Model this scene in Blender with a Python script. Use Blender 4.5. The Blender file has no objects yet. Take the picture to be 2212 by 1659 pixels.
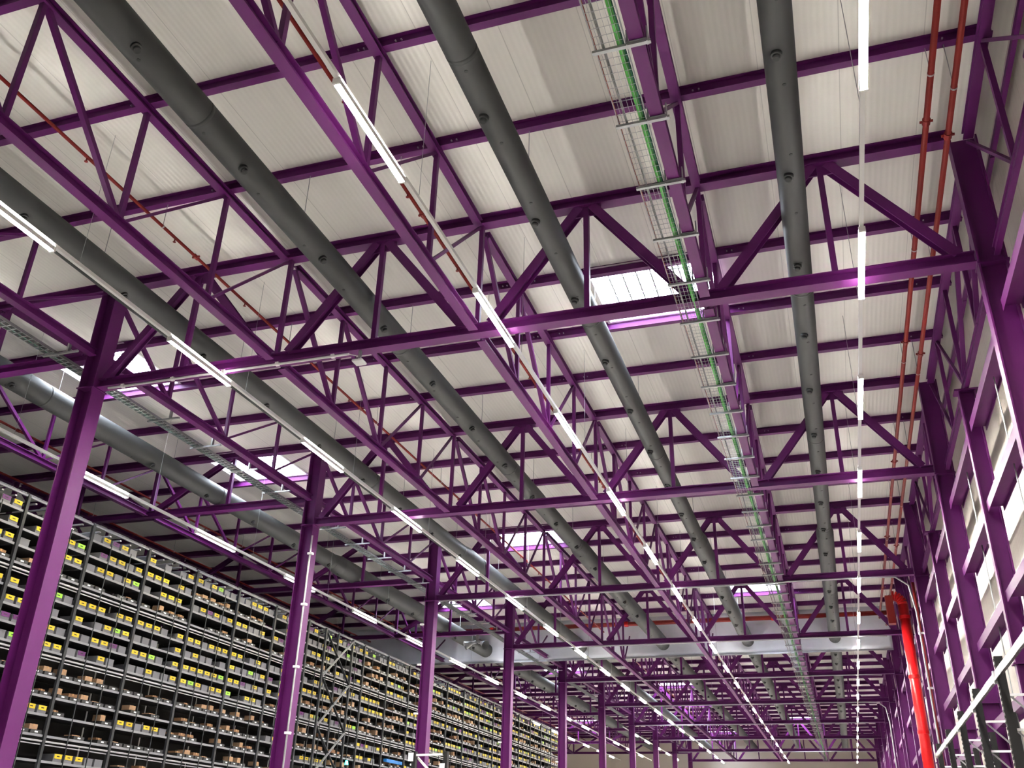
import bpy, math, random
from mathutils import Vector, Matrix

# ------------------------------------------------------------------ camera, world, light, exposure
scene = bpy.context.scene
C = scene.collection
W, H = 2212, 1659
FPX = 2012.975
cam_d = bpy.data.cameras.new('camera')
cam = bpy.data.objects.new('camera', cam_d)
C.objects.link(cam)
cam_d.sensor_fit = 'HORIZONTAL'
cam_d.sensor_width = 36.0
cam_d.lens = FPX * 36.0 / W
cam_d.clip_start = 0.05
cam_d.clip_end = 400
RX = Vector((0.9496809, 0.31210875, 0.02634984))
UX = Vector((0.11831477, -0.43535222, 0.89245171))
FX = Vector((-0.29001345, 0.84442677, 0.45037276))
M = Matrix.Identity(4)
for r in range(3):
    M[r][0], M[r][1], M[r][2] = RX[r], UX[r], -FX[r]
cam.matrix_world = M
scene.camera = cam

vs = scene.view_settings
vs.view_transform = 'Standard'
vs.look = 'None'
vs.gamma = 1.0
vs.use_curve_mapping = False
vs.exposure = 1.0

SKY = 34.0
LAMP = 640.0
CEILING_FILL = 0.22  # share of lamp strength for the added upward glow
world = bpy.data.worlds.new('overcast_sky')
scene.world = world
world.use_nodes = True
bg = world.node_tree.nodes['Background']
bg.inputs[0].default_value = (0.86, 0.92, 1.0, 1)
bg.inputs[1].default_value = SKY

cy = scene.cycles
cy.max_bounces = 6
cy.diffuse_bounces = 4
cy.glossy_bounces = 3
cy.transmission_bounces = 4
cy.transparent_max_bounces = 8
cy.sample_clamp_indirect = 6.0
cy.caustics_reflective = False
cy.caustics_refractive = False
cy.use_denoising = True


def proj(p):
    p = Vector(p)
    d = FX.dot(p)
    if d < 0.2:
        return None
    return (W / 2 + FPX * RX.dot(p) / d, H / 2 - FPX * UX.dot(p) / d)


def seen(*pts, m=60):
    """true where the photo's frame could hold part of the box or line through these points"""
    q = [proj(p) for p in pts]
    q = [a for a in q if a]
    if not q:
        return False
    return (max(a[0] for a in q) > -m and min(a[0] for a in q) < W + m and
            max(a[1] for a in q) > -m and min(a[1] for a in q) < H + m)


def seen_line(a, b, m=40, n=24):
    a, b = Vector(a), Vector(b)
    for i in range(n + 1):
        q = proj(a.lerp(b, i / n))
        if q and -m < q[0] < W + m and -m < q[1] < H + m:
            return True
    return False


# ------------------------------------------------------------------ materials
def new_mat(name):
    m = bpy.data.materials.new(name)
    m.use_nodes = True
    return m, m.node_tree.nodes, m.node_tree.links, m.node_tree.nodes['Principled BSDF']


def srgb(r, g, b):
    f = lambda c: (c / 255 / 12.92) if c / 255 <= 0.04045 else ((c / 255 + 0.055) / 1.055) ** 2.4
    return (f(r), f(g), f(b), 1)


def mat(name, col, rough=0.5, metal=0.0, noise=0.0, nscale=4.0, bump=0.0):
    m, n, l, p = new_mat(name)
    p.inputs['Base Color'].default_value = col
    p.inputs['Roughness'].default_value = rough
    p.inputs['Metallic'].default_value = metal
    p.inputs['Specular IOR Level'].default_value = 0.15
    if noise or bump:
        tc = n.new('ShaderNodeTexCoord')
        nz = n.new('ShaderNodeTexNoise')
        nz.inputs['Scale'].default_value = nscale
        nz.inputs['Detail'].default_value = 4
        l.new(tc.outputs['Object'], nz.inputs['Vector'])
        if noise:
            mx = n.new('ShaderNodeMixRGB')
            mx.blend_type = 'MULTIPLY'
            mx.inputs[0].default_value = 1
            mx.inputs[1].default_value = col
            rp = n.new('ShaderNodeValToRGB')
            rp.color_ramp.elements[0].position = 0.3
            rp.color_ramp.elements[1].position = 0.7
            rp.color_ramp.elements[0].color = (1 - noise,) * 3 + (1,)
            l.new(nz.outputs['Fac'], rp.inputs[0])
            l.new(rp.outputs[0], mx.inputs[2])
            l.new(mx.outputs[0], p.inputs['Base Color'])
        if bump:
            b = n.new('ShaderNodeBump')
            b.inputs['Strength'].default_value = bump
            b.inputs['Distance'].default_value = 0.02
            l.new(nz.outputs['Fac'], b.inputs['Height'])
            l.new(b.outputs[0], p.inputs['Normal'])
    return m


def ribbed(name, col, axis, pitch, joint, rough, strength, jcol=0.75):
    """sheet cladding: fine ribs across one axis and a panel joint every «joint» metres"""
    m, n, l, p = new_mat(name)
    p.inputs['Roughness'].default_value = rough
    p.inputs['Specular IOR Level'].default_value = 0.3
    tc = n.new('ShaderNodeTexCoord')
    sp = n.new('ShaderNodeSeparateXYZ')
    l.new(tc.outputs['Object'], sp.inputs[0])
    v = sp.outputs[axis]

    def math_(op, a, b=None):
        k = n.new('ShaderNodeMath')
        k.operation = op
        for i, x in enumerate((a, b)):
            if x is None:
                continue
            if isinstance(x, (int, float)):
                k.inputs[i].default_value = x
            else:
                l.new(x, k.inputs[i])
        return k.outputs[0]
    s = math_('SINE', math_('MULTIPLY', v, 2 * math.pi / pitch))
    fr = math_('FRACT', math_('DIVIDE', math_('ADD', v, 500.0), joint))
    jn = math_('LESS_THAN', fr, 0.012)
    h = math_('SUBTRACT', math_('MULTIPLY', s, 0.5), math_('MULTIPLY', jn, 2.0))
    b = n.new('ShaderNodeBump')
    b.inputs['Strength'].default_value = strength
    b.inputs['Distance'].default_value = 0.01
    l.new(h, b.inputs['Height'])
    l.new(b.outputs[0], p.inputs['Normal'])
    nz = n.new('ShaderNodeTexNoise')
    nz.inputs['Scale'].default_value = 1.3
    nz.inputs['Detail'].default_value = 5
    mp = n.new('ShaderNodeMapping')
    sc = [0.15, 0.15, 0.15]
    sc[axis] = 3.0
    mp.inputs['Scale'].default_value = sc
    l.new(tc.outputs['Object'], mp.inputs['Vector'])
    l.new(mp.outputs[0], nz.inputs['Vector'])
    val = math_('SUBTRACT', 1.0, math_('MULTIPLY', jn, 1 - jcol))
    val = math_('SUBTRACT', val, math_('MULTIPLY', nz.outputs['Fac'], 0.16))
    val = math_('ADD', val, math_('MULTIPLY', s, 0.014))
    mx = n.new('ShaderNodeMixRGB')
    mx.blend_type = 'MULTIPLY'
    mx.inputs[0].default_value = 1
    mx.inputs[1].default_value = col
    cc = n.new('ShaderNodeCombineColor')
    for i in range(3):
        l.new(val, cc.inputs[i])
    l.new(cc.outputs[0], mx.inputs[2])
    l.new(mx.outputs[0], p.inputs['Base Color'])
    return m


def emis(name, col, st, back=0.0):
    m, n, l, p = new_mat(name)
    p.inputs['Base Color'].default_value = (0.8, 0.8, 0.8, 1)
    p.inputs['Emission Color'].default_value = col
    p.inputs['Emission Strength'].default_value = st
    return m


PURPLE = mat('purple_paint', (0.062, 0.0055, 0.066, 1), 0.5, 0, 0.12, 3)
PURPLE.node_tree.nodes['Principled BSDF'].inputs['Specular IOR Level'].default_value = 0.14
ROOF = ribbed('white_roof_sheet', (0.85, 0.83, 0.775, 1), 0, 0.08, 1.0, 0.6, 0.18)
WALLM = ribbed('cream_wall_sheet', (0.50, 0.45, 0.40, 1), 1, 0.12, 1.0, 0.42, 0.2)
GREYWALL = mat('grey_wall', (0.70, 0.70, 0.70, 1), 0.8, 0, 0.2, 0.5)
CONCRETE = mat('concrete_floor', (0.82, 0.80, 0.77, 1), 0.6, 0, 0.1, 0.6)
DUCT = mat('dark_grey_duct', (0.026, 0.027, 0.028, 1), 0.55, 0, 0.1, 2)
BLACK = mat('black_plastic', (0.012, 0.012, 0.013, 1), 0.6)
WHITEP = mat('white_paint', (0.82, 0.82, 0.80, 1), 0.45)
RED = mat('red_pipe_paint', (0.11, 0.008, 0.007, 1), 0.5)
REDB = mat('bright_red_paint', (0.36, 0.006, 0.008, 1), 0.3)
GALV = mat('galvanised_steel', (0.36, 0.37, 0.38, 1), 0.38, 0.7, 0.15, 12)
GREEN = mat('green_cable', (0.08, 0.33, 0.07, 1), 0.5)
DGREEN = mat('dark_green_cable', (0.02, 0.09, 0.06, 1), 0.5)
BROWNC = mat('brown_cable', (0.20, 0.05, 0.035, 1), 0.5)
GREYC = mat('grey_cable', (0.25, 0.25, 0.25, 1), 0.5, 0, 0.5, 30)
CURTAIN = mat('silver_fabric', (0.74, 0.77, 0.84, 1), 0.5, 0.1, 0.12, 1.5, 0.8)
RACK = mat('dark_grey_rack_steel', (0.013, 0.014, 0.017, 1), 0.5)
SHELF = mat('light_grey_shelf', (0.145, 0.148, 0.165, 1), 0.45, 0.1)
RAILW = mat('pale_rail', (0.24, 0.24, 0.26, 1), 0.35, 0.2)
TOTE = mat('grey_tote_plastic', (0.085, 0.086, 0.10, 1), 0.5)
TRAY = mat('black_tray_plastic', (0.02, 0.02, 0.022, 1), 0.4)
YEL = mat('yellow_label', (0.38, 0.28, 0.015, 1), 0.5)
LIME = mat('lime_label', (0.20, 0.38, 0.04, 1), 0.5)
VIO = mat('dark_purple_label', (0.06, 0.01, 0.07, 1), 0.5)
PALE = mat('pale_tag', (0.75, 0.75, 0.78, 1), 0.4)
CARD = mat('brown_cardboard', (0.20, 0.11, 0.06, 1), 0.8, 0, 0.15, 9)
CARD2 = mat('pale_cardboard', (0.33, 0.21, 0.13, 1), 0.8, 0, 0.15, 9)
TAPE = mat('packing_tape', (0.36, 0.20, 0.09, 1), 0.35)
BLUE = mat('blue_sheet', (0.01, 0.10, 0.30, 1), 0.4)
CRANE = mat('galvanised_beam', (0.13, 0.125, 0.125, 1), 0.25, 0.9, 0.6, 22, 1.0)
LED = emis('led_diffuser', (1.0, 0.955, 0.865, 1), LAMP)
FILLUP = emis('added_ceiling_fill', (1.0, 0.96, 0.90, 1), LAMP * CEILING_FILL)  # upward glow added only to brighten the ceiling
LEDW = emis('led_diffuser_warm', (1.0, 0.90, 0.62, 1), LAMP * 0.26)
CYAN = emis('cyan_signal', (0.0, 0.9, 0.8, 1), 3)

m, n, l, p = new_mat('translucent_skylight_sheet')
n.remove(p)
tr = n.new('ShaderNodeBsdfTransparent')
tr.inputs[0].default_value = (0.95, 0.97, 1, 1)
tl = n.new('ShaderNodeBsdfTranslucent')
tl.inputs[0].default_value = (0.85, 0.88, 0.92, 1)
ms = n.new('ShaderNodeMixShader')
ms.inputs[0].default_value = 0.45
l.new(tr.outputs[0], ms.inputs[1])
l.new(tl.outputs[0], ms.inputs[2])
l.new(ms.outputs[0], n['Material Output'].inputs['Surface'])
SKYL = m


# ------------------------------------------------------------------ mesh helpers
class MB:
    def __init__(s):
        s.v, s.f, s.mi = [], [], []

    def add(s, vs_, fs, mi=0):
        o = len(s.v)
        s.v += [tuple(v) for v in vs_]
        s.f += [tuple(i + o for i in f) for f in fs]
        s.mi += [mi] * len(fs)
        return s

    def box(s, x0, x1, y0, y1, z0, z1, mi=0):
        return s.add([(x0, y0, z0), (x1, y0, z0), (x1, y1, z0), (x0, y1, z0),
                      (x0, y0, z1), (x1, y0, z1), (x1, y1, z1), (x0, y1, z1)],
                     [(0, 3, 2, 1), (4, 5, 6, 7), (0, 1, 5, 4), (1, 2, 6, 5), (2, 3, 7, 6), (3, 0, 4, 7)], mi)

    def ext(s, poly, p0, p1, up=(0, 0, 1), mi=0, caps=True):
        """extrude a 2D outline (side, up) from p0 to p1"""
        p0, p1 = Vector(p0), Vector(p1)
        d = (p1 - p0).normalized()
        u = Vector(up)
        sd = d.cross(u).normalized()
        u = sd.cross(d).normalized()
        n_ = len(poly)
        vs_ = [p0 + sd * a + u * b for a, b in poly] + [p1 + sd * a + u * b for a, b in poly]
        fs = [(i, (i + 1) % n_, n_ + (i + 1) % n_, n_ + i) for i in range(n_)]
        if caps:
            fs += [tuple(range(n_ - 1, -1, -1)), tuple(range(n_, 2 * n_))]
        return s.add(vs_, fs, mi)

    def bar(s, p0, p1, w, h, up=(0, 0, 1), mi=0):
        a, b = w / 2, h / 2
        return s.ext([(-a, -b), (a, -b), (a, b), (-a, b)], p0, p1, up, mi)

    def ibeam(s, p0, p1, w, h, t=0.016, tw=0.02, up=(0, 0, 1), mi=0):
        a, b, c = w / 2, h / 2, tw / 2
        return s.ext([(-a, -b), (a, -b), (a, -b + t), (c, -b + t), (c, b - t), (a, b - t), (a, b),
                      (-a, b), (-a, b - t), (-c, b - t), (-c, -b + t), (-a, -b + t)], p0, p1, up, mi)

    def tube(s, p0, p1, r, k=10, mi=0, r1=None, caps=True):
        r1 = r if r1 is None else r1
        p0, p1 = Vector(p0), Vector(p1)
        d = (p1 - p0).normalized()
        u = Vector((0, 0, 1)) if abs(d.z) < 0.9 else Vector((1, 0, 0))
        sd = d.cross(u).normalized()
        u = sd.cross(d)
        cs = [(math.cos(2 * math.pi * i / k), math.sin(2 * math.pi * i / k)) for i in range(k)]
        vs_ = [p0 + (sd * a + u * b) * r for a, b in cs] + [p1 + (sd * a + u * b) * r1 for a, b in cs]
        fs = [(i, (i + 1) % k, k + (i + 1) % k, k + i) for i in range(k)]
        if caps:
            fs += [tuple(range(k - 1, -1, -1)), tuple(range(k, 2 * k))]
        return s.add(vs_, fs, mi)

    def path(s, pts, r, k=8, mi=0):
        for a, b in zip(pts[:-1], pts[1:]):
            s.tube(a, b, r, k, mi)
        return s

    def mesh(s, name, mats, smooth=False):
        me = bpy.data.meshes.new(name)
        me.from_pydata(s.v, [], s.f)
        for m_ in (mats if isinstance(mats, (list, tuple)) else [mats]):
            me.materials.append(m_)
        if any(s.mi):
            me.polygons.foreach_set('material_index', s.mi)
        if smooth:
            me.polygons.foreach_set('use_smooth', [len(f) == 4 for f in s.f])
        me.update()
        return me

    def build(s, name, mats, parent=None, smooth=False, loc=None):
        return ob(name, s.mesh(name, mats, smooth), parent, loc)


def ob(name, data, parent=None, loc=None):
    o = bpy.data.objects.new(name, data)
    C.objects.link(o)
    if parent is not None:
        o.parent = parent
    if loc is not None:
        o.location = loc
    return o


def tag(o, label, cat, group=None, kind=None):
    if label:
        o['label'] = label
    if cat:
        o['category'] = cat
    if group:
        o['group'] = group
    if kind:
        o['kind'] = kind
    return o


def thing(name, label, cat, loc=(0, 0, 0), group=None):
    return tag(ob(name, None, None, loc), label, cat, group)


def dup(root, loc, label=None, group=None):
    r = root.copy()
    C.objects.link(r)
    r.location = loc
    if label:
        r['label'] = label
    if group:
        r['group'] = group
    for ch in list(root.children):
        c = ch.copy()
        C.objects.link(c)
        c.parent = r
        for g in list(ch.children):
            d = g.copy()
            C.objects.link(d)
            d.parent = c
    return r


def struct(name, mb, mats, parent=None):
    o = mb.build(name, mats, parent)
    if parent is None:
        o['kind'] = 'structure'
    return o


ORD = ['first', 'second', 'third', 'fourth', 'fifth', 'sixth', 'seventh', 'eighth', 'ninth', 'tenth', 'eleventh',
       'twelfth', 'thirteenth', 'fourteenth', 'fifteenth', 'sixteenth', 'seventeenth', 'eighteenth', 'nineteenth',
       'twentieth', 'twenty-first', 'twenty-second', 'twenty-third', 'twenty-fourth', 'twenty-fifth', 'twenty-sixth',
       'twenty-seventh', 'twenty-eighth', 'twenty-ninth', 'thirtieth', 'thirty-first', 'thirty-second',
       'thirty-third', 'thirty-fourth', 'thirty-fifth', 'thirty-sixth', 'thirty-seventh', 'thirty-eighth',
       'thirty-ninth', 'fortieth', 'forty-first', 'forty-second', 'forty-third', 'forty-fourth', 'forty-fifth',
       'forty-sixth', 'forty-seventh', 'forty-eighth', 'forty-ninth', 'fiftieth']


def nth(i):
    return ORD[i] if i < len(ORD) else 'number %d' % (i + 1)


# ------------------------------------------------------------------ dimensions (metres, eye at the origin)
S = 1.9131                       # purlin spacing
Y1 = 11.399                      # first cross truss in view
BAY = 4 * S
ZT = 9.0                         # underside of the purlins
ZB = 6.97                        # underside of the bottom chords
ZL = 7.56                        # the shallower left hand trusses
ZR = 9.17                        # roof sheet
XL, XB, XA, XC, XR = -11.60, -7.971, -4.494, -1.065, 2.42
XW = 3.0                         # right hand wall sheet
YEND = 82.5
FLOOR = -1.7
NB = 9                           # bays ahead of the first truss


def yn(n_):
    return Y1 + n_ * S


# ------------------------------------------------------------------ the shell
xs = [-34, -19.15, -17.25, -15.15, -13.05, -9.95, -7.85, -3.25, -1.12, XW + 0.25]
holes = {(7, 1), (3, 1), (3, 4), (5, 8), (3, 12), (7, 12), (5, 23), (5, 27), (1, 31), (7, 31), (5, 35), (3, 20)}
# columns of the roof grid: index of the left breakpoint; rows: purlin number
mb = MB()
rows = list(range(-9, 38))
for i in range(len(xs) - 1):
    for r in rows:
        if (i, r) in holes:
            continue
        y0, y1 = yn(r), yn(r + 1)
        if r == rows[-1]:
            y1 = YEND + 0.3
        mb.add([(xs[i], y0, ZR), (xs[i], y1, ZR), (xs[i + 1], y1, ZR), (xs[i + 1], y0, ZR)], [(0, 1, 2, 3)])
        mb.add([(xs[i], y0, ZR + 0.25), (xs[i + 1], y0, ZR + 0.25), (xs[i + 1], y1, ZR + 0.25), (xs[i], y1, ZR + 0.25)], [(0, 1, 2, 3)])
struct('ceiling', mb, ROOF)

sky_places = {7: 'right-hand', 5: 'middle', 3: 'left-hand', 1: 'far left'}
for k, (i, r) in enumerate(sorted(holes, key=lambda q: (q[1], -q[0]))):
    x0, x1, y0, y1 = xs[i], xs[i + 1], yn(r) + 0.05, yn(r + 1) - 0.05
    f = MB()
    t = 0.05
    f.box(x0 - t, x0, y0 - 0.1, y1 + 0.1, ZR - 0.02, ZR + 0.27)
    f.box(x1, x1 + t, y0 - 0.1, y1 + 0.1, ZR - 0.02, ZR + 0.27)
    f.box(x0 + .001, x1 - .001, y0 - 0.1, y0, ZR - 0.02, ZR + 0.27)
    f.box(x0 + .001, x1 - .001, y1, y1 + 0.1, ZR - 0.02, ZR + 0.27)
    w = f.build('window_%d' % (k + 1), WHITEP)
    w['kind'] = 'structure'
    w['label'] = '%s rooflight with a corrugated translucent sheet, %s one from the camera' % (sky_places[i], nth(k))
    s_ = MB()
    nseg = int((x1 - x0) / 0.0625)
    pts = []
    for q in range(nseg + 1):
        ph = q % 4
        pts.append((x0 + (x1 - x0) * q / nseg, ZR + 0.20 + (0.035 if ph in (1, 2) else 0.0)))
    for (xa, za), (xb, zb) in zip(pts[:-1], pts[1:]):
        s_.add([(xa, y0, za), (xa, y1, za), (xb, y1, zb), (xb, y0, zb)], [(0, 1, 2, 3)])
    pane = s_.build('pane', SKYL, w)
    ribs = MB()
    for q in range(0, nseg, 4):
        xx = x0 + (x1 - x0) * q / nseg
        ribs.box(xx - 0.013, xx + 0.013, y0, y1, ZR + 0.185, ZR + 0.197)
    for yy in (y0 + 0.6, y0 + 1.2):
        ribs.box(x0, x1, yy - 0.012, yy + 0.012, ZR + 0.165, ZR + 0.183)
    ribs.build('glazing_rib', GREYC, w)
    # sampling portal for the sky light that enters here
    ld = bpy.data.lights.new('skylight_portal', 'AREA')
    ld.shape = 'RECTANGLE'
    ld.size = x1 - x0
    ld.size_y = y1 - y0
    ld.cycles.is_portal = True
    lo = ob('skylight_portal', ld, None, ((x0 + x1) / 2, (y0 + y1) / 2, ZR + 0.30))

mb = MB().box(XW, XW + 0.12, yn(-9), YEND + .2, FLOOR - 0.1, ZR + 0.2)
struct('wall_right', mb, WALLM)
mb = MB().box(-34.2, -34, yn(-9), YEND + .2, FLOOR - 0.1, ZR + 0.2)
struct('wall_left', mb, GREYWALL)
mb = MB().box(-34, XW, YEND, YEND + 0.2, FLOOR - 0.1, ZR + 0.2)
struct('wall_far', mb, WALLM)
mb = MB().box(-34, XW, yn(-9) - 0.2, yn(-9), FLOOR - 0.1, ZR + 0.2)
struct('wall_back', mb, GREYWALL)
mb = MB().box(-34, XW, yn(-9), YEND, FLOOR - 0.1, FLOOR)
struct('floor', mb, CONCRETE)

# ------------------------------------------------------------------ purlins
pur = MB().ibeam((-30, 0, 0.083), (XR + 0.33, 0, 0.083), 0.11, 0.166, 0.012, 0.014)
pm = pur.mesh('roof_purlin', PURPLE)
bolts = MB()
for xc in (XL, XB, XA, XC, XR):
    for dx in (-0.3, -0.22, 0.22, 0.3):
        bolts.tube((xc + dx, -0.006, 0.085), (xc + dx, -0.03, 0.085), 0.012, 6)
bm_ = bolts.mesh('bolt_row', GALV)
cnt = 0
for n_ in range(-6, 38):
    if n_ % 4 == 0:
        continue
    if not seen_line((-26, yn(n_), ZT), (XR, yn(n_), ZT)):
        continue
    o = ob('roof_purlin', pm, None, (0, yn(n_), ZT))
    tag(o, 'purple roof purlin running across under the white roof, %s from the camera' % nth(cnt),
        'roof beam', 'purple purlins under the roof')
    if n_ < 14:
        ob('bolt_row', bm_, o)
    cnt += 1

# ------------------------------------------------------------------ cross trusses, the main span
nodes = [XL, XB, XA, XC, XR]


def cross_truss():
    t = thing('cross_truss', 'x', 'truss', (0, Y1, 0), 'purple cross trusses over the main aisle')
    MB().ibeam((XL + 0.165, 0, ZB + 0.085), (XR - 0.03, 0, ZB + 0.085), 0.19, 0.17).build('bottom_chord', PURPLE, t)
    MB().ibeam((XL + 0.165, 0, ZT + 0.078), (XR - 0.03, 0, ZT + 0.078), 0.19, 0.18).build('top_chord', PURPLE, t)
    for a, b in zip(nodes[:-1], nodes[1:]):
        xm = (a + b) / 2
        for x_, sg in ((a, 1), (b, -1)):
            e = 0.28 if a == XL and sg == 1 else 0.22
            p0 = Vector((x_ + sg * e, 0, ZB + 0.17))
            p1 = Vector((xm - sg * 0.10, 0, ZT - 0.02))
            MB().ibeam(p0, p1, 0.14, 0.15, 0.014, 0.016, up=(0, 1, 0)).build('diagonal', PURPLE, t)
        MB().bar((xm, 0, ZB + 0.17), (xm, 0, ZT - 0.015), 0.08, 0.08, up=(0, 1, 0)).build('post', PURPLE, t)
        MB().box(xm - 0.24, xm + 0.24, -0.012, 0.012, ZT - 0.17, ZT - 0.014).build('gusset_plate', PURPLE, t)
    for x_ in nodes[1:4]:
        MB().bar((x_, 0, ZB + 0.17), (x_, 0, ZT - 0.015), 0.07, 0.07, up=(0, 1, 0)).build('post', PURPLE, t)
    return t


t0 = cross_truss()
t0['label'] = 'nearest purple cross truss spanning the hall between columns, with four peaked diagonals'
trusses = [t0]
for i in range(1, NB + 1):
    trusses.append(dup(t0, (0, Y1 + i * BAY, 0),
                       'purple cross truss spanning the hall between columns, %s from the camera' % nth(i)))
# near top chord just overhead (no lower chord in view)
o = MB().ibeam((-20, 0, ZT + 0.078), (XR + 0.1, 0, ZT + 0.078), 0.19, 0.18).build('roof_purlin', PURPLE, None, False, (0, yn(-4), 0))
tag(o, 'purple roof beam crossing the top left corner of the view, nearest overhead', 'roof beam')

# left hand cross trusses, beyond the middle columns
LX = [XL - 0.16, -16.4, -21.2, -26.0]


def left_truss():
    t = thing('cross_truss', 'x', 'truss', (0, Y1, 0), 'purple cross trusses left of the column row')
    MB().ibeam((LX[0] - 0.01, 0, ZL + 0.08), (LX[-1], 0, ZL + 0.08), 0.18, 0.16).build('bottom_chord', PURPLE, t)
    MB().ibeam((LX[0] - 0.01, 0, ZT + 0.078), (LX[-1], 0, ZT + 0.078), 0.18, 0.18).build('top_chord', PURPLE, t)
    for a, b in zip(LX[:-1], LX[1:]):
        xm = (a + b) / 2
        for x_, sg in ((a, -1), (b, 1)):
            MB().ibeam((x_ + sg * 0.15, 0, ZL + 0.17), (xm - sg * 0.12, 0, ZT - 0.02), 0.13, 0.13, 0.014, 0.016, up=(0, 1, 0)).build('diagonal', PURPLE, t)
        MB().bar((xm, 0, ZL + 0.16), (xm, 0, ZT - 0.015), 0.08, 0.08, up=(0, 1, 0)).build('post', PURPLE, t)
    for x_ in LX[1:3]:
        MB().bar((x_, 0, ZL + 0.16), (x_, 0, ZT - 0.015), 0.1, 0.1, up=(0, 1, 0)).build('post', PURPLE, t)
    return t


lt = left_truss()
lt['label'] = 'shadowed purple cross truss left of the nearest column, above the tall shelving'
for i in range(1, NB + 1):
    dup(lt, (0, Y1 + i * BAY, 0), 'shadowed purple cross truss left of the column row, %s from the camera' % nth(i))


# ------------------------------------------------------------------ lengthwise trusses between the cross trusses
def long_truss(z0, name_label, group, cw=0.14):
    t = thing('lengthwise_truss', name_label, 'truss', (0, 0, 0), group)
    h = 0.14
    MB().ibeam((0, 0.17, z0 + h / 2), (0, BAY - 0.17, z0 + h / 2), cw, h).build('bottom_chord', PURPLE, t)
    MB().ibeam((0, 0.17, ZT - 0.062), (0, BAY - 0.17, ZT - 0.062), 0.13, 0.12).build('top_chord', PURPLE, t)
    zb, zt = z0 + h, ZT - 0.122
    for k in (1, 2, 3):
        MB().bar((0, k * S, zb), (0, k * S, zt), 0.065, 0.065, up=(0, 1, 0)).build('post', PURPLE, t)
    for a, b, w_ in ((0.12, S - 0.06, 0.07), (S + 0.06, 2 * S - 0.06, 0.07)):
        MB().bar((0, a, zt), (0, b, zb), w_, w_, up=(1, 0, 0)).build('diagonal', PURPLE, t)
    for a, b in ((2 * S + 0.06, 3 * S - 0.06), (3 * S + 0.06, 4 * S - 0.12)):
        MB().bar((0, a, zb), (0, b, zt), 0.042, 0.05, up=(1, 0, 0)).build('brace', PURPLE, t)
    return t


lines = [(XC, ZB, 'right of centre, beside the mesh cable tray'), (XA, ZB, 'in the centre of the hall'),
         (XB, ZB, 'left of centre'), (XR + 0.2, ZB, 'along the cream wall'), (XL, ZL, 'above the column row'),
         (-16.4, ZL, 'above the tall shelving'), (-21.2, ZL, 'at far left')]
first = {}
for x_, z0, where in lines:
    for i in range(-2, NB):
        y0 = Y1 + i * BAY
        if not (seen_line((x_, y0, z0), (x_, y0 + BAY, z0)) or seen_line((x_, y0, ZT), (x_, y0 + BAY, ZT))):
            continue
        lb = 'purple lengthwise truss %s, %s bay from camera' % (where, nth(i + 2))
        g = 'purple lengthwise trusses'
        key = (z0, x_ > 2)
        if key not in first:
            t = long_truss(z0, lb, g, 0.07 if x_ > 2 else 0.14)
            first[key] = t
            t.location = (x_, y0, 0)
        else:
            dup(first[key], (x_, y0, 0), lb, g)


# ------------------------------------------------------------------ columns
def column_mesh(depth, width, z1):
    return MB().ibeam((0, 0, FLOOR), (0, 0, z1), width, depth, 0.022, 0.02, up=(1, 0, 0))


cm = column_mesh(0.32, 0.30, ZT).mesh('shaft', PURPLE)
plate = MB().box(-0.18, 0.18, -0.17, 0.17, ZB - 0.02, ZB).box(-0.2, 0.2, -0.17, 0.17, FLOOR, FLOOR + 0.03).mesh('end_plate', PURPLE)
for i in range(0, NB + 1):
    t = thing('steel_column', 'purple steel column in the middle row, %s from the camera' % nth(i), 'column',
              (XL, Y1 + i * BAY, 0), 'purple columns in the middle row')
    ob('shaft', cm, t)
    ob('end_plate', plate, t)
    if i in (1, 2, 3, 4):
        if i == 1:
            MB().tube((0.19, -0.17, FLOOR), (0.19, -0.17, ZB - 0.3), 0.022, 8, 0).build('conduit', GALV, t)
        sx = 0 if i == 1 else -0.40
        for zz in (0.9, 2.2, 3.6, 5.0, 6.2):
            MB().box(0.14 + sx, 0.26 + sx, -0.215, -0.12, zz, zz + 0.05).build('conduit_clamp', WHITEP, t)

XWC = 2.575
wc = column_mesh(0.35, 0.20, ZT).mesh('shaft', PURPLE)
wc2 = column_mesh(0.25, 0.16, ZB - 0.02).mesh('shaft', PURPLE)
wp = MB().box(-0.19, 0.19, -0.12, 0.12, ZB - 0.05, ZB - 0.02).box(-0.16, 0.16, -0.10, 0.10, 2.6, 2.62).mesh('end_plate', PURPLE)
ci = 0
for n_ in range(-4, 37, 2):
    if not seen_line((XWC, yn(n_), 0.5), (XWC, yn(n_), ZT)):
        continue
    main = n_ % 4 == 0
    t = thing('wall_column', 'purple %s column against the cream wall, %s from the camera' % ('main' if main else 'slimmer intermediate', nth(ci)),
              'column', (XWC if main else XWC + 0.04, yn(n_), 0), 'purple columns along the right wall')
    ob('shaft', wc if main else wc2, t)
    ob('end_plate', wp, t)
    ci += 1

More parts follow.
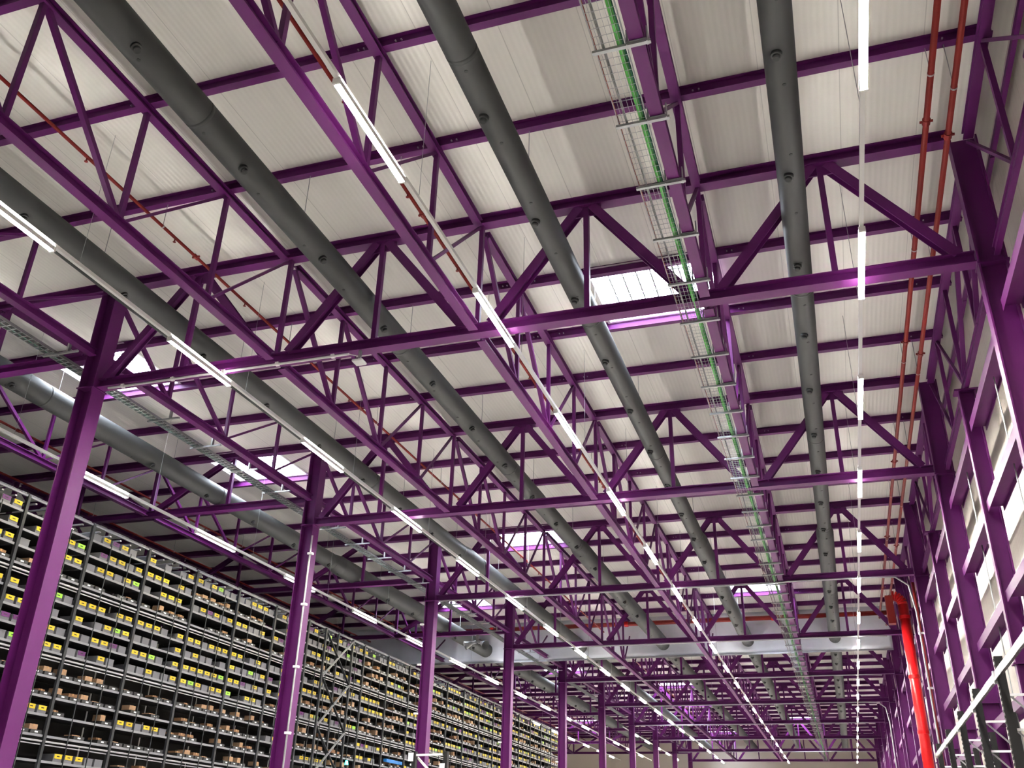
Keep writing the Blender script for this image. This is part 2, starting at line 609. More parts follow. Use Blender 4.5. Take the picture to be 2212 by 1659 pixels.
# ------------------------------------------------------------------ wall girts
gl = 2 * S - 0.24
gm = MB()
gm.box(-0.115, -0.103, 0, gl, -0.08, 0.08)
gm.box(-0.103, 0.103, 0, gl, -0.006, 0.006)
gm.box(0.103, 0.115, 0, gl, -0.08, 0.08)
gmesh = gm.mesh('web', PURPLE)
cleat = MB().box(-0.10, 0.10, 0, 0.012, -0.075, -0.007).mesh('cleat', PURPLE)
rodm = MB().tube((0.02, gl / 2, -0.01), (0.02, gl / 2, -1.35), 0.011, 6).mesh('sag_rod', GALV)
levels = [(8.68, 'topmost', 2.90), (6.26, 'second', 2.66), (4.93, 'third', 2.66), (3.55, 'fourth', 2.66), (2.2, 'fifth', 2.66)]
slim = MB().box(-0.03, 0.03, -0.1, gl + 0.12, -0.04, 0.04).mesh('web', PURPLE)
for zl, ln, gx in levels:
    j = 0
    for n_ in range(-4, 35, 2):
        y0 = yn(n_) + 0.12
        if not seen_line((gx, y0, zl), (gx, y0 + gl, zl), 10):
            continue
        t = thing('wall_girt', 'purple horizontal wall girt, %s level down, %s from the camera' % (ln, nth(j)),
                  'wall beam', (gx, y0, zl), 'purple girts on the right wall')
        wb = ob('web', gmesh if zl < 8 else slim, t)
        if zl < 8:
            ob('cleat', cleat, wb)
            ob('sag_rod', rodm, t)
        j += 1

# ------------------------------------------------------------------ round air ducts
duct_x = [(0.25, 'rightmost', .175, .225), (-3.12, 'second from right', .188, .24), (-6.56, 'third from right', .21, .26),
          (-10.12, 'fourth from right', .24, .285), (-14.42, 'leftmost', .24, .30)]
ZD = 8.0
noz = MB()
noz.tube((0, 0, 0), (0, 0, -0.05), 0.062, 14, 0)
noz.tube((0, 0, -0.05), (0.0, 0, -0.085), 0.045, 14, 0, 0.04)
noz.tube((0, 0, -0.0851), (0, 0, -0.088), 0.036, 14, 1)
nozm = noz.mesh('jet_nozzle', [DUCT, BLACK], True)
dotm = MB().tube((0, 0, 0.01), (0, 0, -0.006), 0.022, 10).mesh('air_hole', BLACK)
for dx, wh, R0, R1 in duct_x:
    yr = 25.2
    ye = 81.0
    t = thing('air_duct', 'long round dark grey air duct under the roof, %s of the five' % wh, 'air duct', (dx, 0, ZD), 'round grey air ducts')
    mb = MB()
    y = 1.0
    while y < yr:
        y2 = min(y + 6.0, yr)
        mb.tube((0, y, 0), (0, y2, 0), R0, 32, caps=False)
        mb.tube((0, y2 - 0.03, 0), (0, y2 + 0.03, 0), R0 + 0.0015, 32)
        y = y2
    mb.build('duct_pipe', DUCT, t, True)
    MB().tube((0, yr, 0), (0, yr + 0.45, 0), R0, 32, 0, R1, caps=False).build('reducer', DUCT, t, True)
    mb = MB()
    y = yr + 0.45
    while y < ye:
        y2 = min(y + 6.0, ye)
        mb.tube((0, y, 0), (0, y2, 0), R1, 32, caps=False)
        mb.tube((0, y2 - 0.015, 0), (0, y2 + 0.015, 0), R1 + 0.002, 32)
        y = y2
    mb.build('wide_duct_pipe', DUCT, t, True)
    # nozzles low on the side that faces right, small holes between them
    k = 0
    y = 5.75
    while y < 60 and k < 26:
        rr = R0 if y < yr else R1
        a = math.radians(-100 if dx > -5 else -62)
        a2 = math.radians(-75 if dx > -5 else -82)
        pos = (rr * math.cos(a) * 0.97, y, rr * math.sin(a) * 0.97)
        if seen((dx + pos[0], y, ZD + pos[2]), m=20):
            o = ob('jet_nozzle', nozm, t, pos)
            o.rotation_euler = (0, -(a + math.pi / 2), 0)
        k += 1
        y += 2.12
    y = 5.9
    k = 0
    while y < 48 and k < 36:
        rr = R0 if y < yr else R1
        a2 = math.radians(-84)
        pos = (rr * math.cos(a2), y, rr * math.sin(a2))
        if seen((dx + pos[0], y, ZD + pos[2]), m=20):
            o = ob('air_hole', dotm, t, pos)
            o.rotation_euler = (0, -(a2 + math.pi / 2), 0)
        k += 1
        y += 1.23
    for i in range(-1, 12):
        yy = yn(2 * i + 1) + 0.02
        if yy > 2 and seen((dx, yy, 8.6), m=5):
            rr = R0 if yy < yr else R1
            MB().tube((0, yy, rr * 0.98), (0, yy, ZT - ZD + 0.02), 0.006, 5).build('hanger_wire', GALV, t)

# ------------------------------------------------------------------ light rows
housing = MB().box(-0.036, 0.036, 0, 1.56, 0.0, 0.056).box(-0.036, -0.033, 0, 1.56, -0.0095, 0).box(0.033, 0.036, 0, 1.56, -0.0095, 0).mesh('housing', WHITEP)
dif = MB()
prof = [(-0.032, -0.001), (-0.032, -0.008), (0.032, -0.008), (0.032, -0.001)]
dif.ext([(a, b) for a, b in prof], (0, 0.01, 0), (0, 1.55, 0))
difm = dif.mesh('diffuser', LED)
difw = dif.mesh('diffuser', LEDW)
upm_ = MB().box(-0.036, -0.026, 0.01, 1.55, 0.057, 0.060).box(0.026, 0.036, 0.01, 1.55, 0.057, 0.060).mesh('ceiling_fill_strip', FILLUP)  # added fill strips on the housing top, unseen from below
capm = MB().box(-0.04, 0.04, -0.025, 0.0, -0.016, 0.057).mesh('end_cap', WHITEP)
rows_l = [(0.965, 6.78, 5.96 - 3.995, 3.995, 79, 'rightmost row', LED, -1),
          (-3.98, 6.78, 5.97, 3.99, 80, 'second row from right', LED, -1),
          (-8.90, 6.78, 5.97, 4.0, 80, 'third row from right, left of the dark duct', LED, -1),
          (-13.75, 6.52, 9.56, 4.03, 74, 'row over the shelving aisle', LEDW, -1),
          (-12.3, 6.9, 61.0, 4.0, 78, 'short far row behind the far columns', LEDW, 58),
          (-17.0, 6.9, 55.0, 4.0, 78, 'far left row beyond the shelving', LEDW, 52)]
for x_, z_, ys, per, yend, nm, lm, y00 in rows_l:
    y0 = 3.0 if y00 < 0 else y00
    t = thing('lighting_track', 'thin white lighting track along the hall, %s' % nm, 'lighting track', (x_, 0, z_), 'white lighting tracks')
    MB().box(-0.024, 0.024, y0, yend + 1, 0.056, 0.11).build('track_rail', WHITEP, t)
    yy = y0 + 1
    while yy < (45 if y00 < 0 else yend):
        if seen((x_, yy, 8), m=5):
            MB().tube((0, yy, 0.11), (0, yy, ZT - z_ + 0.1), 0.004, 4).build('suspension_wire', GALV, t)
        yy += 4.0
    k = 0
    y = ys
    while y < yend:
        if seen((x_, y, z_), (x_, y + 1.5, z_), m=80):
            lt_ = thing('led_lamp', 'glowing linear lamp, %s, %s from the camera' % (nm.split(',')[0], nth(k)),
                        'lamp', (x_, y, z_), 'linear lamps on the tracks')
            hs = ob('housing', housing, lt_)
            ob('diffuser', difm if lm is LED else difw, lt_)
            ob('ceiling_fill_strip', upm_, lt_)
            ob('end_cap', capm, hs)
            ob('end_cap', capm, hs, (0, 1.585, 0))
            k += 1
        y += per

# ------------------------------------------------------------------ mesh cable tray beside the C line, its cables and brackets
TX0, TX1, TZ = -1.47, -1.17, 6.96
tr_ = MB()
ya, yb = 3.5, 80.0
for q in range(7):
    xx = TX0 + (TX1 - TX0) * q / 6
    tr_.bar((xx, ya, TZ), (xx, yb, TZ), 0.004, 0.004)
for xx in (TX0, TX1):
    for zz in (TZ + 0.03, TZ + 0.06):
        tr_.bar((xx, ya, zz), (xx, yb, zz), 0.005, 0.005)
y = ya
while y < yb:
    tr_.bar((TX0, y, TZ + 0.004), (TX1, y, TZ + 0.004), 0.004, 0.004, up=(0, 0, 1))
    for xx in (TX0, TX1):
        tr_.bar((xx, y, TZ), (xx, y, TZ + 0.06), 0.004, 0.004, up=(0, 1, 0))
    y += 0.10 if y < 40 else 0.2
o = tr_.build('cable_tray', GALV)
tag(o, 'silver wire mesh cable tray running beside the truss right of centre, carrying green cables', 'cable tray')
for nm, xx, zz, r_, mt, lb in [
        ('green_cable', -1.235, TZ + 0.026, 0.020, GREEN, 'bright green cable bundle lying in the mesh tray'),
        ('dark_cable', -1.205, TZ + 0.050, 0.016, DGREEN, 'dark green cable lying right of the bright green bundle in the mesh tray'),
        ('grey_conduit', -1.385, TZ + 0.020, 0.013, GREYC, 'mottled grey conduit lying along the left of the mesh tray'),
        ('thin_brown_cable', -1.458, TZ + 0.012, 0.005, BROWNC, 'thin reddish brown cable along the left edge of the mesh tray')]:
    mb = MB()
    random.seed(int(abs(xx) * 1000))
    pts = []
    y = ya
    while y < yb:
        pts.append((xx + random.uniform(-0.006, 0.006), y, zz + random.uniform(0, 0.006)))
        y += 0.8
    mb.path(pts, r_, 8)
    if nm == 'green_cable':
        mb.path([(p_[0] + 0.018 + random.uniform(-0.004, 0.004), p_[1], p_[2] + 0.012) for p_ in pts], 0.012, 6)
    o = mb.build(nm, mt, None, True)
    tag(o, lb, 'cable')
br_rail = MB()
br_rail.box(TX0 - 0.03, -0.93, -0.02, 0.02, TZ - 0.037, TZ - 0.034)
br_rail.box(TX0 - 0.03, -0.93, -0.02, -0.016, TZ - 0.034, TZ - 0.008)
br_rail.box(TX0 - 0.03, -0.93, 0.016, 0.02, TZ - 0.034, TZ - 0.008)
brm = br_rail.mesh('channel_rail', GALV)
clp = MB()
for xx in (-1.165, -0.968):
    clp.box(xx, xx + 0.012, -0.03, 0.03, TZ - 0.036, TZ + 0.16)
clp.box(-1.165, -0.956, -0.035, 0.035, TZ - 0.006, TZ + 0.002)
clm = clp.mesh('beam_clamp', GALV)
y = 6.47
k = 0
while y < 62:
    if seen((-1.2, y, TZ), m=20):
        t = thing('tray_bracket', 'silver slotted bracket clamped under the mesh cable tray, %s from the camera' % nth(k),
                  'bracket', (0, y, 0), 'silver brackets under the mesh cable tray')
        ob('channel_rail', brm, t)
        ob('beam_clamp', clm, t)
        k += 1
    y += 1.07

# second tray, left of the column row
mb = MB()
T2X, T2Z = -12.18, 7.44
for xx in (T2X, T2X + 0.1, T2X + 0.2):
    mb.box(xx - 0.006, xx + 0.006, 5, 58, T2Z, T2Z + 0.05)
y = 5
while y < 58:
    mb.box(T2X, T2X + 0.2, y, y + 0.02, T2Z, T2Z + 0.012)
    y += 0.12
o = mb.build('cable_tray', GALV)
tag(o, 'grey ladder cable tray hung left of the column row under the purple chord', 'cable tray')
for k_, (xx, mt, lb) in enumerate([(T2X + 0.05, DGREEN, 'dark green cable in the ladder tray left of the columns'),
                                   (T2X + 0.15, BLACK, 'black cable in the ladder tray left of the columns')]):
    tag(MB().tube((xx, 5, T2Z + 0.035), (xx, 58, T2Z + 0.035), 0.018, 8).build('cable', mt), lb, 'cable')
brm2 = MB().box(T2X - 0.06, XL + 0.1, -0.02, 0.02, T2Z - 0.03, T2Z - 0.002).mesh('channel_rail', GALV)
brc2 = MB().box(XL - 0.13, XL - 0.10, -0.03, 0.03, T2Z - 0.002, T2Z + 0.18).mesh('beam_clamp', GALV)
y = 6.6
k = 0
while y < 50:
    if seen((T2X, y, T2Z), m=20) and abs(((y - Y1 + BAY / 2) % BAY) - BAY / 2) > 0.25:
        t = thing('tray_bracket', 'grey channel bracket holding the ladder tray left of the columns, %s from the camera' % nth(k),
                  'bracket', (0, y, 0), 'brackets under the ladder cable tray')
        ob('channel_rail', brm2, t)
        ob('beam_clamp', brc2, t)
        k += 1
    y += 1.4

# ------------------------------------------------------------------ sprinkler pipes
def sprinkler(x_, z_, r_, y0, y1, lb, heads=True, step=2.0):
    t = thing('sprinkler_pipe', lb, 'pipe', (x_, 0, z_), 'red sprinkler pipes under the roof')
    MB().tube((0, y0, 0), (0, y1, 0), r_, 12).build('pipe_run', RED, t, True)
    cp = MB().tube((0, -0.045, 0), (0, 0.045, 0), r_ + 0.012, 12).tube((-0.04 - r_, 0, 0), (0.04 + r_, 0, 0), 0.018, 8).mesh('coupling', RED)
    hd = MB().tube((0, 0, -r_ + 0.005), (0, 0, -r_ - 0.05), 0.012, 6).tube((0, 0, -r_ - 0.05), (0, 0, -r_ - 0.056), 0.026, 8).mesh('sprinkler_head', RED)
    hg = MB().tube((0, 0, r_), (0, 0, ZT - z_ + 0.02), 0.006, 5).tube((0, -0.012, 0), (0, 0.012, 0), r_ + 0.004, 12).mesh('pipe_hanger', GALV)
    y = y0 + 1.35
    while y < min(y1, 45):
        if seen((x_, y, z_), m=10):
            ob('coupling', cp, t, (0, y, 0))
        y += 6.0
    y = y0 + 0.8
    while y < min(y1, 45) and heads:
        if seen((x_, y, z_), m=10):
            ob('sprinkler_head', hd, t, (0, y, 0))
        y += step
    n_ = -5
    while yn(n_) < min(y1, 40):
        if yn(n_) > y0 and seen((x_, yn(n_), z_), m=10):
            ob('pipe_hanger', hg, t, (0, yn(n_) - 0.0, 0))
        n_ += 2
    return t


sprinkler(1.99, 8.58, 0.040, 3, 39.0, 'long red pipe under the roof near the cream wall, left of two', False)
sprinkler(2.20, 8.30, 0.038, 3, 39.0, 'long red pipe under the roof nearest the cream wall, right of two', False)
sprinkler(-5.06, 8.58, 0.026, 3, 80, 'thin red sprinkler pipe running beside the centre lighting track')
sprinkler(-9.08, 8.58, 0.026, 3, 80, 'thin red sprinkler pipe between the column row and the centre, upper left')
sprinkler(-17.5, 8.58, 0.028, 8, 80, 'thin red sprinkler pipe above the tall shelving, nearer the columns')
sprinkler(-20.1, 8.58, 0.028, 8, 80, 'thin red sprinkler pipe above the tall shelving, farther left')

# ------------------------------------------------------------------ smoke curtain with its red main
YC = 39.5
mb = MB()
nx, nz_ = 220, 10
x0, x1 = -24.0, 2.35
random.seed(5)
off = [0]
for i in range(nx):
    off.append(off[-1] * 0.75 + random.uniform(-0.03, 0.03))
vs_, fs = [], []
for j in range(nz_ + 1):
    for i in range(nx + 1):
        w_ = 0.3 + 0.7 * (1 - abs(j / nz_ - 0.5))
        vs_.append((x0 + (x1 - x0) * i / nx, YC + off[i] * w_ + 0.02 * math.sin(i * 0.35 + j * 0.8), 7.5 + (ZR - 0.02 - 7.5) * j / nz_))
for j in range(nz_):
    for i in range(nx):
        a = j * (nx + 1) + i
        fs.append((a, a + 1, a + nx + 2, a + nx + 1))
mb.add(vs_, fs)
cur = thing('smoke_curtain', 'silver grey fabric smoke curtain hanging across the hall below the roof', 'curtain')
fab = mb.build('fabric', CURTAIN, cur, True)
sm = fab.modifiers.new('thickness', 'SOLIDIFY')
sm.thickness = 0.004
MB().box(x0, x1, YC - 0.03, YC + 0.03, 7.44, 7.50).build('bottom_bar', GALV, cur)
t = thing('fire_main', 'red fire main running along the top of the smoke curtain', 'pipe')
MB().tube((-18, YC - 0.45, 8.78), (2.3, YC - 0.45, 8.78), 0.09, 14).build('pipe_run', RED, t, True)
for xx in (-14, -8, -2):
    MB().tube((xx - 0.08, YC - 0.45, 8.78), (xx + 0.08, YC - 0.45, 8.78), 0.115, 14).build('coupling', REDB, t)

# ------------------------------------------------------------------ red riser at the wall
t = thing('fire_riser', 'thick bright red vertical riser pipe standing by the right wall columns', 'pipe', (2.355, 31.7, 0))
MB().tube((0, 0, FLOOR), (0, 0, 7.35), 0.155, 20).build('riser_pipe', REDB, t, True)
for zz in (1.2, 3.5, 5.1, 6.9):
    MB().tube((0, 0, zz), (0, 0, zz + 0.10), 0.17, 20).build('coupling', REDB, t)
el = MB()
pts = [(0 - 0.3 * (1 - math.cos(a)), 0, 7.35 + 0.3 * math.sin(a)) for a in [i * math.pi / 2 / 6 for i in range(7)]]
el.path(pts, 0.155, 16)
el.build('elbow', REDB, t, True)
MB().box(-0.50, -0.28, -0.20, 0.12, 6.75, 7.62).build('valve_box', RED, t)
for dx, yy, rr, lb in [(2.43, 32.6, 0.045, 'slim red vertical pipe right of the thick red riser'),
                       (2.36, 27.2, 0.040, 'slim red vertical pipe with pale brackets on the right wall columns')]:
    t = thing('vertical_pipe', lb, 'pipe', (dx, yy, 0))
    MB().tube((0, 0, FLOOR), (0, 0, 6.9), rr, 12).build('pipe_run', RED, t, True)
    for zz in (1.3, 2.7, 4.1, 5.5):
        MB().box(-0.07, 0.09, -0.06, 0.02, zz, zz + 0.05).build('pipe_bracket', GALV, t)

# grey conduits slung below the farther cross trusses
for i in range(2, 9):
    yy = Y1 + i * BAY - 0.12
    mb = MB()
    xk = 1.3
    pts = [(XL + 0.3, yy, ZB - 0.04), (XC - 0.2, yy, ZB - 0.04), (XC + 0.2, yy, ZB - 0.02), (xk, yy, ZB - 0.03), (1.9, yy, ZB - 0.06), (2.2, yy, ZB - 0.3), (2.28, yy, ZB - 1.0), (2.3, yy, FLOOR)]
    if i not in (2, 5):
        pts = pts[:5]
    mb.path(pts, 0.022, 8)
    o = mb.build('grey_conduit', GALV)
    tag(o, 'grey conduit slung below the %s cross truss' % nth(i), 'conduit', 'conduits under the far cross trusses')

# ------------------------------------------------------------------ access point with its conduit, horn loudspeaker
t = thing('wall_conduit', 'white conduit clipped under the nearest cross truss, left half', 'conduit')
mb = MB().tube((-11.2, Y1 - 0.05, ZB - 0.03), (-6.62, Y1 - 0.05, ZB - 0.03), 0.02, 10)
mb.build('conduit_pipe', WHITEP, t, True)
for xx in (-10.9, -9.9, -8.9, -7.9, -6.9):
    MB().box(xx - 0.03, xx + 0.03, Y1 - 0.08, Y1 - 0.02, ZB - 0.055, ZB).build('conduit_clip', WHITEP, t)
t = thing('access_point', 'small square white access point under the nearest cross truss, beside the conduit end', 'access point', (-6.42, Y1 - 0.05, ZB - 0.20))
mb = MB().box(-0.09, 0.09, -0.09, 0.09, -0.02, 0.02)
o = mb.build('casing', WHITEP, t)
bv = o.modifiers.new('bevel', 'BEVEL')
bv.width = 0.014
bv.segments = 3
MB().box(-0.02, 0.02, -0.02, 0.02, 0.021, 0.2).build('bracket', GALV, t)
MB().tube((0.0, 0, 0.10), (-0.2, 0, 0.17), 0.008, 6).build('lead', WHITEP, t)

t = thing('horn_loudspeaker', 'grey double horn loudspeaker in front of the smoke curtain, left of a column', 'loudspeaker', (-12.9, 34.35, 7.24))
MB().box(-0.05, 0.05, -0.05, 0.05, 0.05, 0.32).build('bracket', GREYC, t)
for sg in (-1, 1):
    mb = MB()
    mb.tube((sg * 0.05, 0, 0.05), (sg * 0.18, -0.08, 0.0), 0.06, 16)
    mb.tube((sg * 0.18, -0.08, 0.0), (sg * 0.42, -0.22, -0.12), 0.06, 16, 0, 0.17, False)
    mb.build('horn', GALV, t, True)

# ------------------------------------------------------------------ tall shelving on the left
RXF = -15.0
RB = 1.905
RY0 = 10.04
ztop = 6.22
shz = [5.90, 5.56, 5.23, 4.90, 4.43, 4.10, 3.77, 3.44, 2.97, 2.59, 2.25, 1.87, 1.41, 1.05]
rails = [4.775, 3.33, 1.755]
NBR = 23
postm = MB().box(-0.03, 0.03, -0.035, 0.035, FLOOR, ztop).mesh('upright', RACK)
backm = MB().box(-0.8, -0.77, 0.04, RB - 0.04, FLOOR, 5.85).mesh('shade_backing', BLACK)  # black sheet stands in for the unlit space behind the shelves
thinm = MB().box(0.03, 0.045, -0.009, 0.009, FLOOR, ztop - 0.3).mesh('front_wire', RACK)
shm = []
for z_ in shz:
    mb = MB()
    mb.box(-0.03, 0.0, 0.045, RB - 0.045, z_ - 0.045, z_)
    mb.box(-0.74, -0.03, 0.045, RB - 0.045, z_ - 0.02, z_ - 0.004, 1)
    shm.append(mb.mesh('shelf', [SHELF, BLACK]))
rlm = []
for z_ in rails:
    mb = MB()
    mb.box(-0.02, 0.02, 0.045, RB - 0.045, z_ - 0.02, z_ + 0.012)
    mb.box(-0.02, 0.0, 0.045, RB - 0.045, z_ - 0.075, z_ - 0.055)
    rlm.append(mb.mesh('guide_rail', RAILW))
topm = MB().box(-0.02, 0.02, 0.045, RB - 0.045, ztop - 0.04, ztop).box(-0.05, -0.035, 0.045, RB - 0.045, ztop + 0.03, ztop + 0.045).mesh('top_rail', SHELF)
barm = MB()
for q in range(5):
    yq = 0.25 + q * 0.34
    barm.box(-0.72, -0.05, yq, yq + 0.05, 6.12, 6.15)
barm = barm.mesh('cross_bars', RAILW)
for b in range(NBR):
    y0 = RY0 + b * RB
    t = thing('shelving_bay', 'dark steel bay of the tall shelving at left, %s bay from the camera' % nth(b), 'shelving',
              (RXF, y0, 0), 'bays of the tall shelving')
    ob('upright', postm, t, (0, 0, 0))
    if b == NBR - 1:
        ob('upright', postm, t, (0, RB, 0))
    ob('shade_backing', backm, t)
    ob('top_rail', topm, t)
    ob('cross_bars', barm, t)
    for z_, me in zip(shz, shm):
        if seen((RXF, y0, z_), (RXF, y0 + RB, z_), m=30):
            ob('shelf', me, t)
    for z_, me in zip(rails, rlm):
        if seen((RXF, y0, z_), (RXF, y0 + RB, z_), m=30):
            ob('guide_rail', me, t)
    for yq in (0.62, 1.28):
        ob('front_wire', thinm, t, (0, yq, 0))

# crossed braces on the front of the shelving
t = thing('cross_brace', 'grey zigzag cross brace fixed to the front of the tall shelving', 'brace', (-14.72, 0, 0))
zz = [6.05, 4.68, 3.25, 1.9]
for (za, zb_) in zip(zz[:-1], zz[1:]):
    MB().bar((0, 25.9, za), (0, 27.68, zb_), 0.02, 0.07, up=(1, 0, 0)).build('diagonal', RACK, t)
    MB().bar((0.03, 27.68, za), (0.03, 25.9, zb_), 0.02, 0.07, up=(1, 0, 0)).build('diagonal', SHELF, t)
for yq in (25.88, 27.7):
    MB().box(-0.03, 0.03, yq - 0.03, yq + 0.03, FLOOR, 6.1).build('upright', RACK, t)

# totes, trays and cartons
body = MB()
body.box(-0.40, 0, 0, 0.235, 0, 0.012)
body.box(-0.012, 0, 0, 0.235, 0.012, 0.15)
body.box(-0.40, -0.388, 0, 0.235, 0.012, 0.15)
body.box(-0.388, -0.012, 0, 0.012, 0.012, 0.15)
body.box(-0.388, -0.012, 0.223, 0.235, 0.012, 0.15)
body.box(0, 0.008, -0.004, 0.239, 0.138, 0.15)
tote_me = body.mesh('tote_body', TOTE)
lab = {}
for nm, mt in (('yellow', YEL), ('lime green', LIME), ('dark purple', VIO)):
    mb = MB().box(0.008, 0.013, 0.015, 0.22, 0.062, 0.148, 0).box(0.013, 0.0145, 0.08, 0.155, 0.096, 0.114, 1)
    lab[nm] = mb.mesh('front_label', [mt, BLACK])
tray = MB()
tray.box(-0.42, 0, 0, 0.30, 0, 0.01).box(-0.01, 0, 0, 0.30, 0.01, 0.075).box(-0.41, -0.01, 0, 0.01, 0.01, 0.075).box(-0.41, -0.01, 0.29, 0.30, 0.01, 0.075)
tray_me = tray.mesh('tray_body', TRAY)
tag_me = MB().box(0.0, 0.004, 0.11, 0.19, 0.025, 0.052).mesh('small_tag', PALE)
carts = []
for k_, (cw, ch, mt) in enumerate([(0.17, 0.11, CARD), (0.22, 0.09, CARD2), (0.15, 0.19, CARD2), (0.24, 0.14, CARD), (0.21, 0.17, CARD2)]):
    bx = MB().box(-0.26, -0.05, 0, cw, 0, ch).mesh('carton_body', mt)
    tp = MB().box(-0.262, -0.048, cw / 2 - 0.018, cw / 2 + 0.018, ch, ch + 0.002).box(-0.05, -0.048, cw / 2 - 0.018, cw / 2 + 0.018, ch - 0.04, ch).mesh('tape_strip', TAPE)
    carts.append((bx, tp, cw, ch))
random.seed(21)
items = []
for b in range(NBR):
    for si, z_ in enumerate(shz):
        y0 = RY0 + b * RB + 0.07
        if not seen((RXF, y0, z_), (RXF, y0 + RB, z_ + 0.2), m=10):
            continue
        if si in (3,):
            kind = 'carton'
        elif si < 8:
            kind = 'tote' if random.random() < 0.86 else 'carton'
        elif si in (8, 9, 11):
            kind = 'carton' if random.random() < 0.85 else 'tote'
        else:
            kind = 'tote' if random.random() < 0.45 else 'carton'
        if b > 8 and random.random() < 0.35:
            kind = 'carton' if kind == 'tote' else 'tote'
        for s_ in range(6 if kind == 'tote' else 5):
            if kind == 'tote':
                if random.random() < 0.14:
                    continue
                y = y0 + 0.02 + s_ * 0.298
                rr = random.random()
                lb = 'yellow' if rr < 0.50 else 'lime green' if rr < 0.58 else 'dark purple' if rr < 0.65 else None
                items.append(('tote', b, si, s_, y, z_, lb, random.random() < 0.12))
            else:
                if random.random() < 0.28:
                    continue
                y = y0 + 0.05 + s_ * 0.355
                items.append(('carton', b, si, s_, y, z_, random.randrange(5), random.random() < 0.75))
nt, nc, ntr = 0, 0, 0
stuff_t, stuff_c = MB(), MB()
PLACE = ['leftmost', 'second', 'third', 'fourth', 'fifth', 'sixth']
for kind, b, si, s_, y, z_, v_, extra in sorted(items, key=lambda q: q[4]):
    if not seen((RXF, y, z_), (RXF, y + 0.26, z_ + 0.17), m=6):
        continue
    where = '%s on shelf %s from top, %s bay' % (PLACE[s_], ['one', 'two', 'three', 'four', 'five', 'six', 'seven', 'eight', 'nine', 'ten', 'eleven', 'twelve', 'thirteen', 'fourteen'][si], nth(b))
    if kind == 'tote':
        if nt < 290:
            t = thing('storage_tote', '%sgrey plastic tote, %s' % ((v_ + ' labelled ') if v_ else 'plain ', where), 'tote', (RXF - 0.02, y, z_), 'grey totes on the tall shelving')
            ob('tote_body', tote_me, t)
            if v_:
                ob('front_label', lab[v_], t)
            nt += 1
        else:
            x_ = RXF - 0.02
            stuff_t.box(x_ - 0.4, x_, y, y + 0.235, z_, z_ + 0.148, 0)
            if v_:
                stuff_t.box(x_, x_ + 0.006, y + 0.015, y + 0.22, z_ + 0.062, z_ + 0.146, {'yellow': 1, 'lime green': 2, 'dark purple': 3}[v_])
    else:
        bx, tp, cw, ch = carts[v_]
        if ntr < 120:
            t = thing('shallow_tray', 'shallow black tray with pale tag, %s' % where, 'tray', (RXF - 0.02, y, z_), 'black trays on the tall shelving')
            ob('tray_body', tray_me, t)
            ob('small_tag', tag_me, t)
            ntr += 1
            if extra:
                t = thing('cardboard_carton', '%s cardboard carton in a black tray, %s' % ('pale' if v_ in (1, 2, 4) else 'brown', where), 'carton',
                          (RXF - 0.05, y + 0.03, z_ + 0.011), 'cartons on the tall shelving')
                ob('carton_body', bx, t)
                ob('tape_strip', tp, t)
                nc += 1
        else:
            x_ = RXF - 0.02
            stuff_c.box(x_ - 0.4, x_, y, y + 0.30, z_, z_ + 0.07, 0)
            stuff_c.box(x_, x_ + 0.004, y + 0.11, y + 0.19, z_ + 0.025, z_ + 0.052, 1)
            if extra:
                stuff_c.box(x_ - 0.28, x_ - 0.07, y + 0.03, y + 0.03 + cw, z_ + 0.071, z_ + 0.04 + ch, 2 if v_ in (0, 3) else 3)
o = stuff_t.build('distant_totes', [TOTE, YEL, LIME, VIO])
tag(o, 'rows of small grey totes with coloured labels on the far bays of the tall shelving', 'totes', None, 'stuff')
o = stuff_c.build('distant_cartons', [TRAY, PALE, CARD, CARD2])
tag(o, 'rows of small cartons and black trays on the far bays of the tall shelving', 'cartons', None, 'stuff')

t = thing('signal_light', 'small glowing cyan signal light on the shelving at the bottom edge', 'signal light', (-14.9, 28.4, 2.38))
MB().tube((0, 0, -0.1), (0, 0, 0.0), 0.05, 12).build('base', BLACK, t)
MB().tube((0, 0, 0.0), (0, 0, 0.12), 0.06, 12, 0, 0.04).build('lens', CYAN, t, True)
mb = MB().box(-0.1, 0.02, 0, 1.3, 0, 0.10)
tag(mb.build('blue_bundle', BLUE, None, False, (-14.92, 31.3, 2.72)), 'long blue wrapped bundle lying along a shelf near the bottom edge', 'bundle')

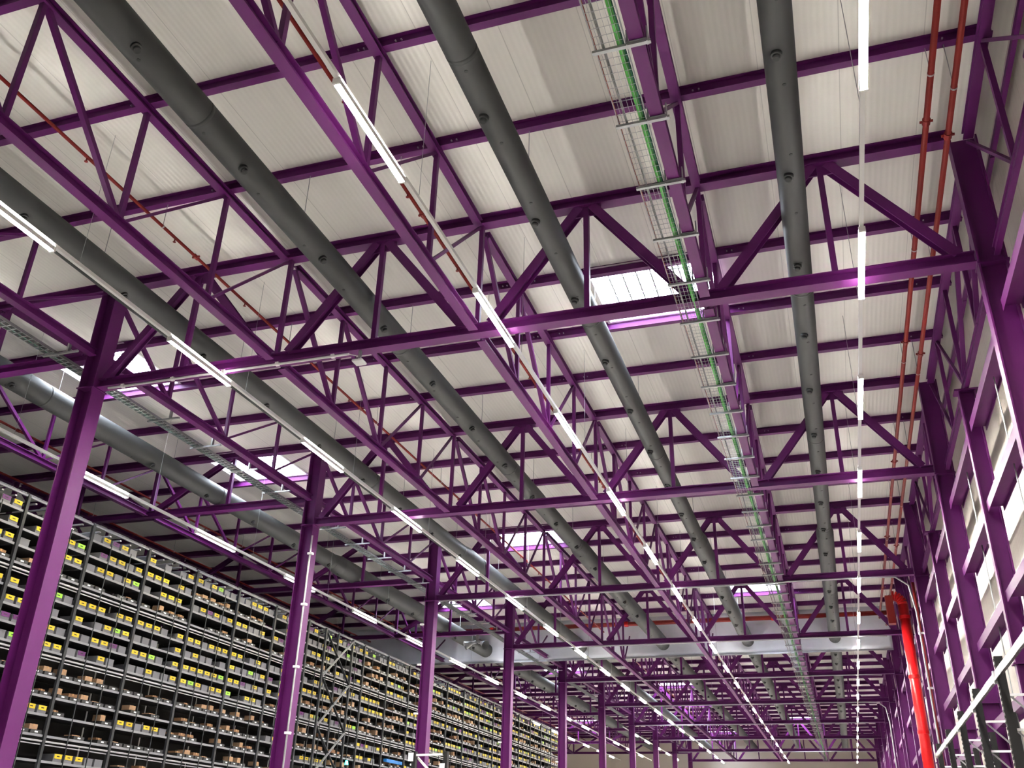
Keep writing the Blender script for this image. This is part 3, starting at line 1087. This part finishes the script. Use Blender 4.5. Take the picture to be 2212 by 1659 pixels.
# ------------------------------------------------------------------ pallet racking at lower right
up = MB().box(-0.05, 0.05, -0.045, 0.045, FLOOR, 2.46)
for q in range(40):
    zq = 2.40 - q * 0.07
    up.box(-0.058, -0.05, -0.03, 0.03, zq, zq + 0.03)
upm = up.mesh('upright', BLACK)
brs = MB()
zq = 2.2
while zq > FLOOR + 0.2:
    brs.bar((0.05, 0, zq), (0.95, 0, zq), 0.03, 0.03)
    brs.bar((0.05, 0, zq), (0.95, 0, zq - 0.55), 0.025, 0.025)
    zq -= 0.6
brsm = brs.mesh('frame_brace', GALV)
ys_r = [11.1, 13.75, 16.4, 18.9, 21.5, 24.1]
for k, y in enumerate(ys_r):
    t = thing('rack_frame', 'black pallet rack frame with galvanised bracing at lower right, %s from the camera' % nth(k), 'pallet rack',
              (2.06, y, 0), 'black pallet rack frames by the wall')
    ob('upright', upm, t)
    ob('upright', upm, t, (0.44, 0, -0.35))
    for q in range(5):
        zq = 1.98 - 0.42 * q
        MB().bar((0.05, -0.02, zq), (0.39, -0.02, zq), 0.03, 0.03).build('horizontal_strut', PALE, t)
        MB().bar((0.05, 0.02, zq), (0.39, 0.02, zq - 0.36), 0.022, 0.022).build('diagonal_strut', GALV, t)
for k, (a, b_) in enumerate(zip(ys_r[:-1], ys_r[1:])):
    t = thing('rack_beam', 'shiny galvanised beam linking black rack frames at lower right, %s from the camera' % nth(k), 'rack beam', (1.985, a, 2.2),
              'galvanised rack beams by the wall')
    MB().box(-0.02, 0.02, 0.02, b_ - a - 0.02, -0.05, 0.05).build('beam', CRANE, t)
    MB().box(-0.024, 0.03, -0.03, 0.03, -0.08, 0.08).build('end_connector', GALV, t)

# rack frame tops in front of the third column
for k, (x_, lb) in enumerate([(-6.2, 'top of a dark rack frame with white struts at the bottom edge, left one'),
                              (-5.68, 'top of a dark rack frame with white struts at the bottom edge, right one')]):
    t = thing('rack_frame', lb, 'pallet rack', (x_, 14.0, 0))
    MB().box(-0.03, 0.03, -0.04, 0.04, FLOOR, 1.36).build('upright', BLACK, t)
    MB().box(-0.08, 0.0, -0.06, -0.045, 1.22 - k * 0.15, 1.34 - k * 0.15).build('end_plate', PALE, t)
    MB().bar((0.03, 0, 1.31 - k * 0.2), (0.45, 0, (1.32 if k == 0 else 0.75)), 0.03, 0.03).build('strut', WHITEP, t)
    MB().bar((0.03, 0.05, 1.28 - k * 0.2), (0.45, 0.05, 0.9 - k * 0.2), 0.03, 0.03).build('strut', WHITEP, t)
for o in bpy.data.objects:
    if 'label' in o.keys() and len(o['label'].replace('-', ' ').split()) > 16:
        print('LONG', o['label'])
print('THINGS', len([o for o in bpy.data.objects if o.parent is None]), 'objs', len(bpy.data.objects), nt, ntr, nc)
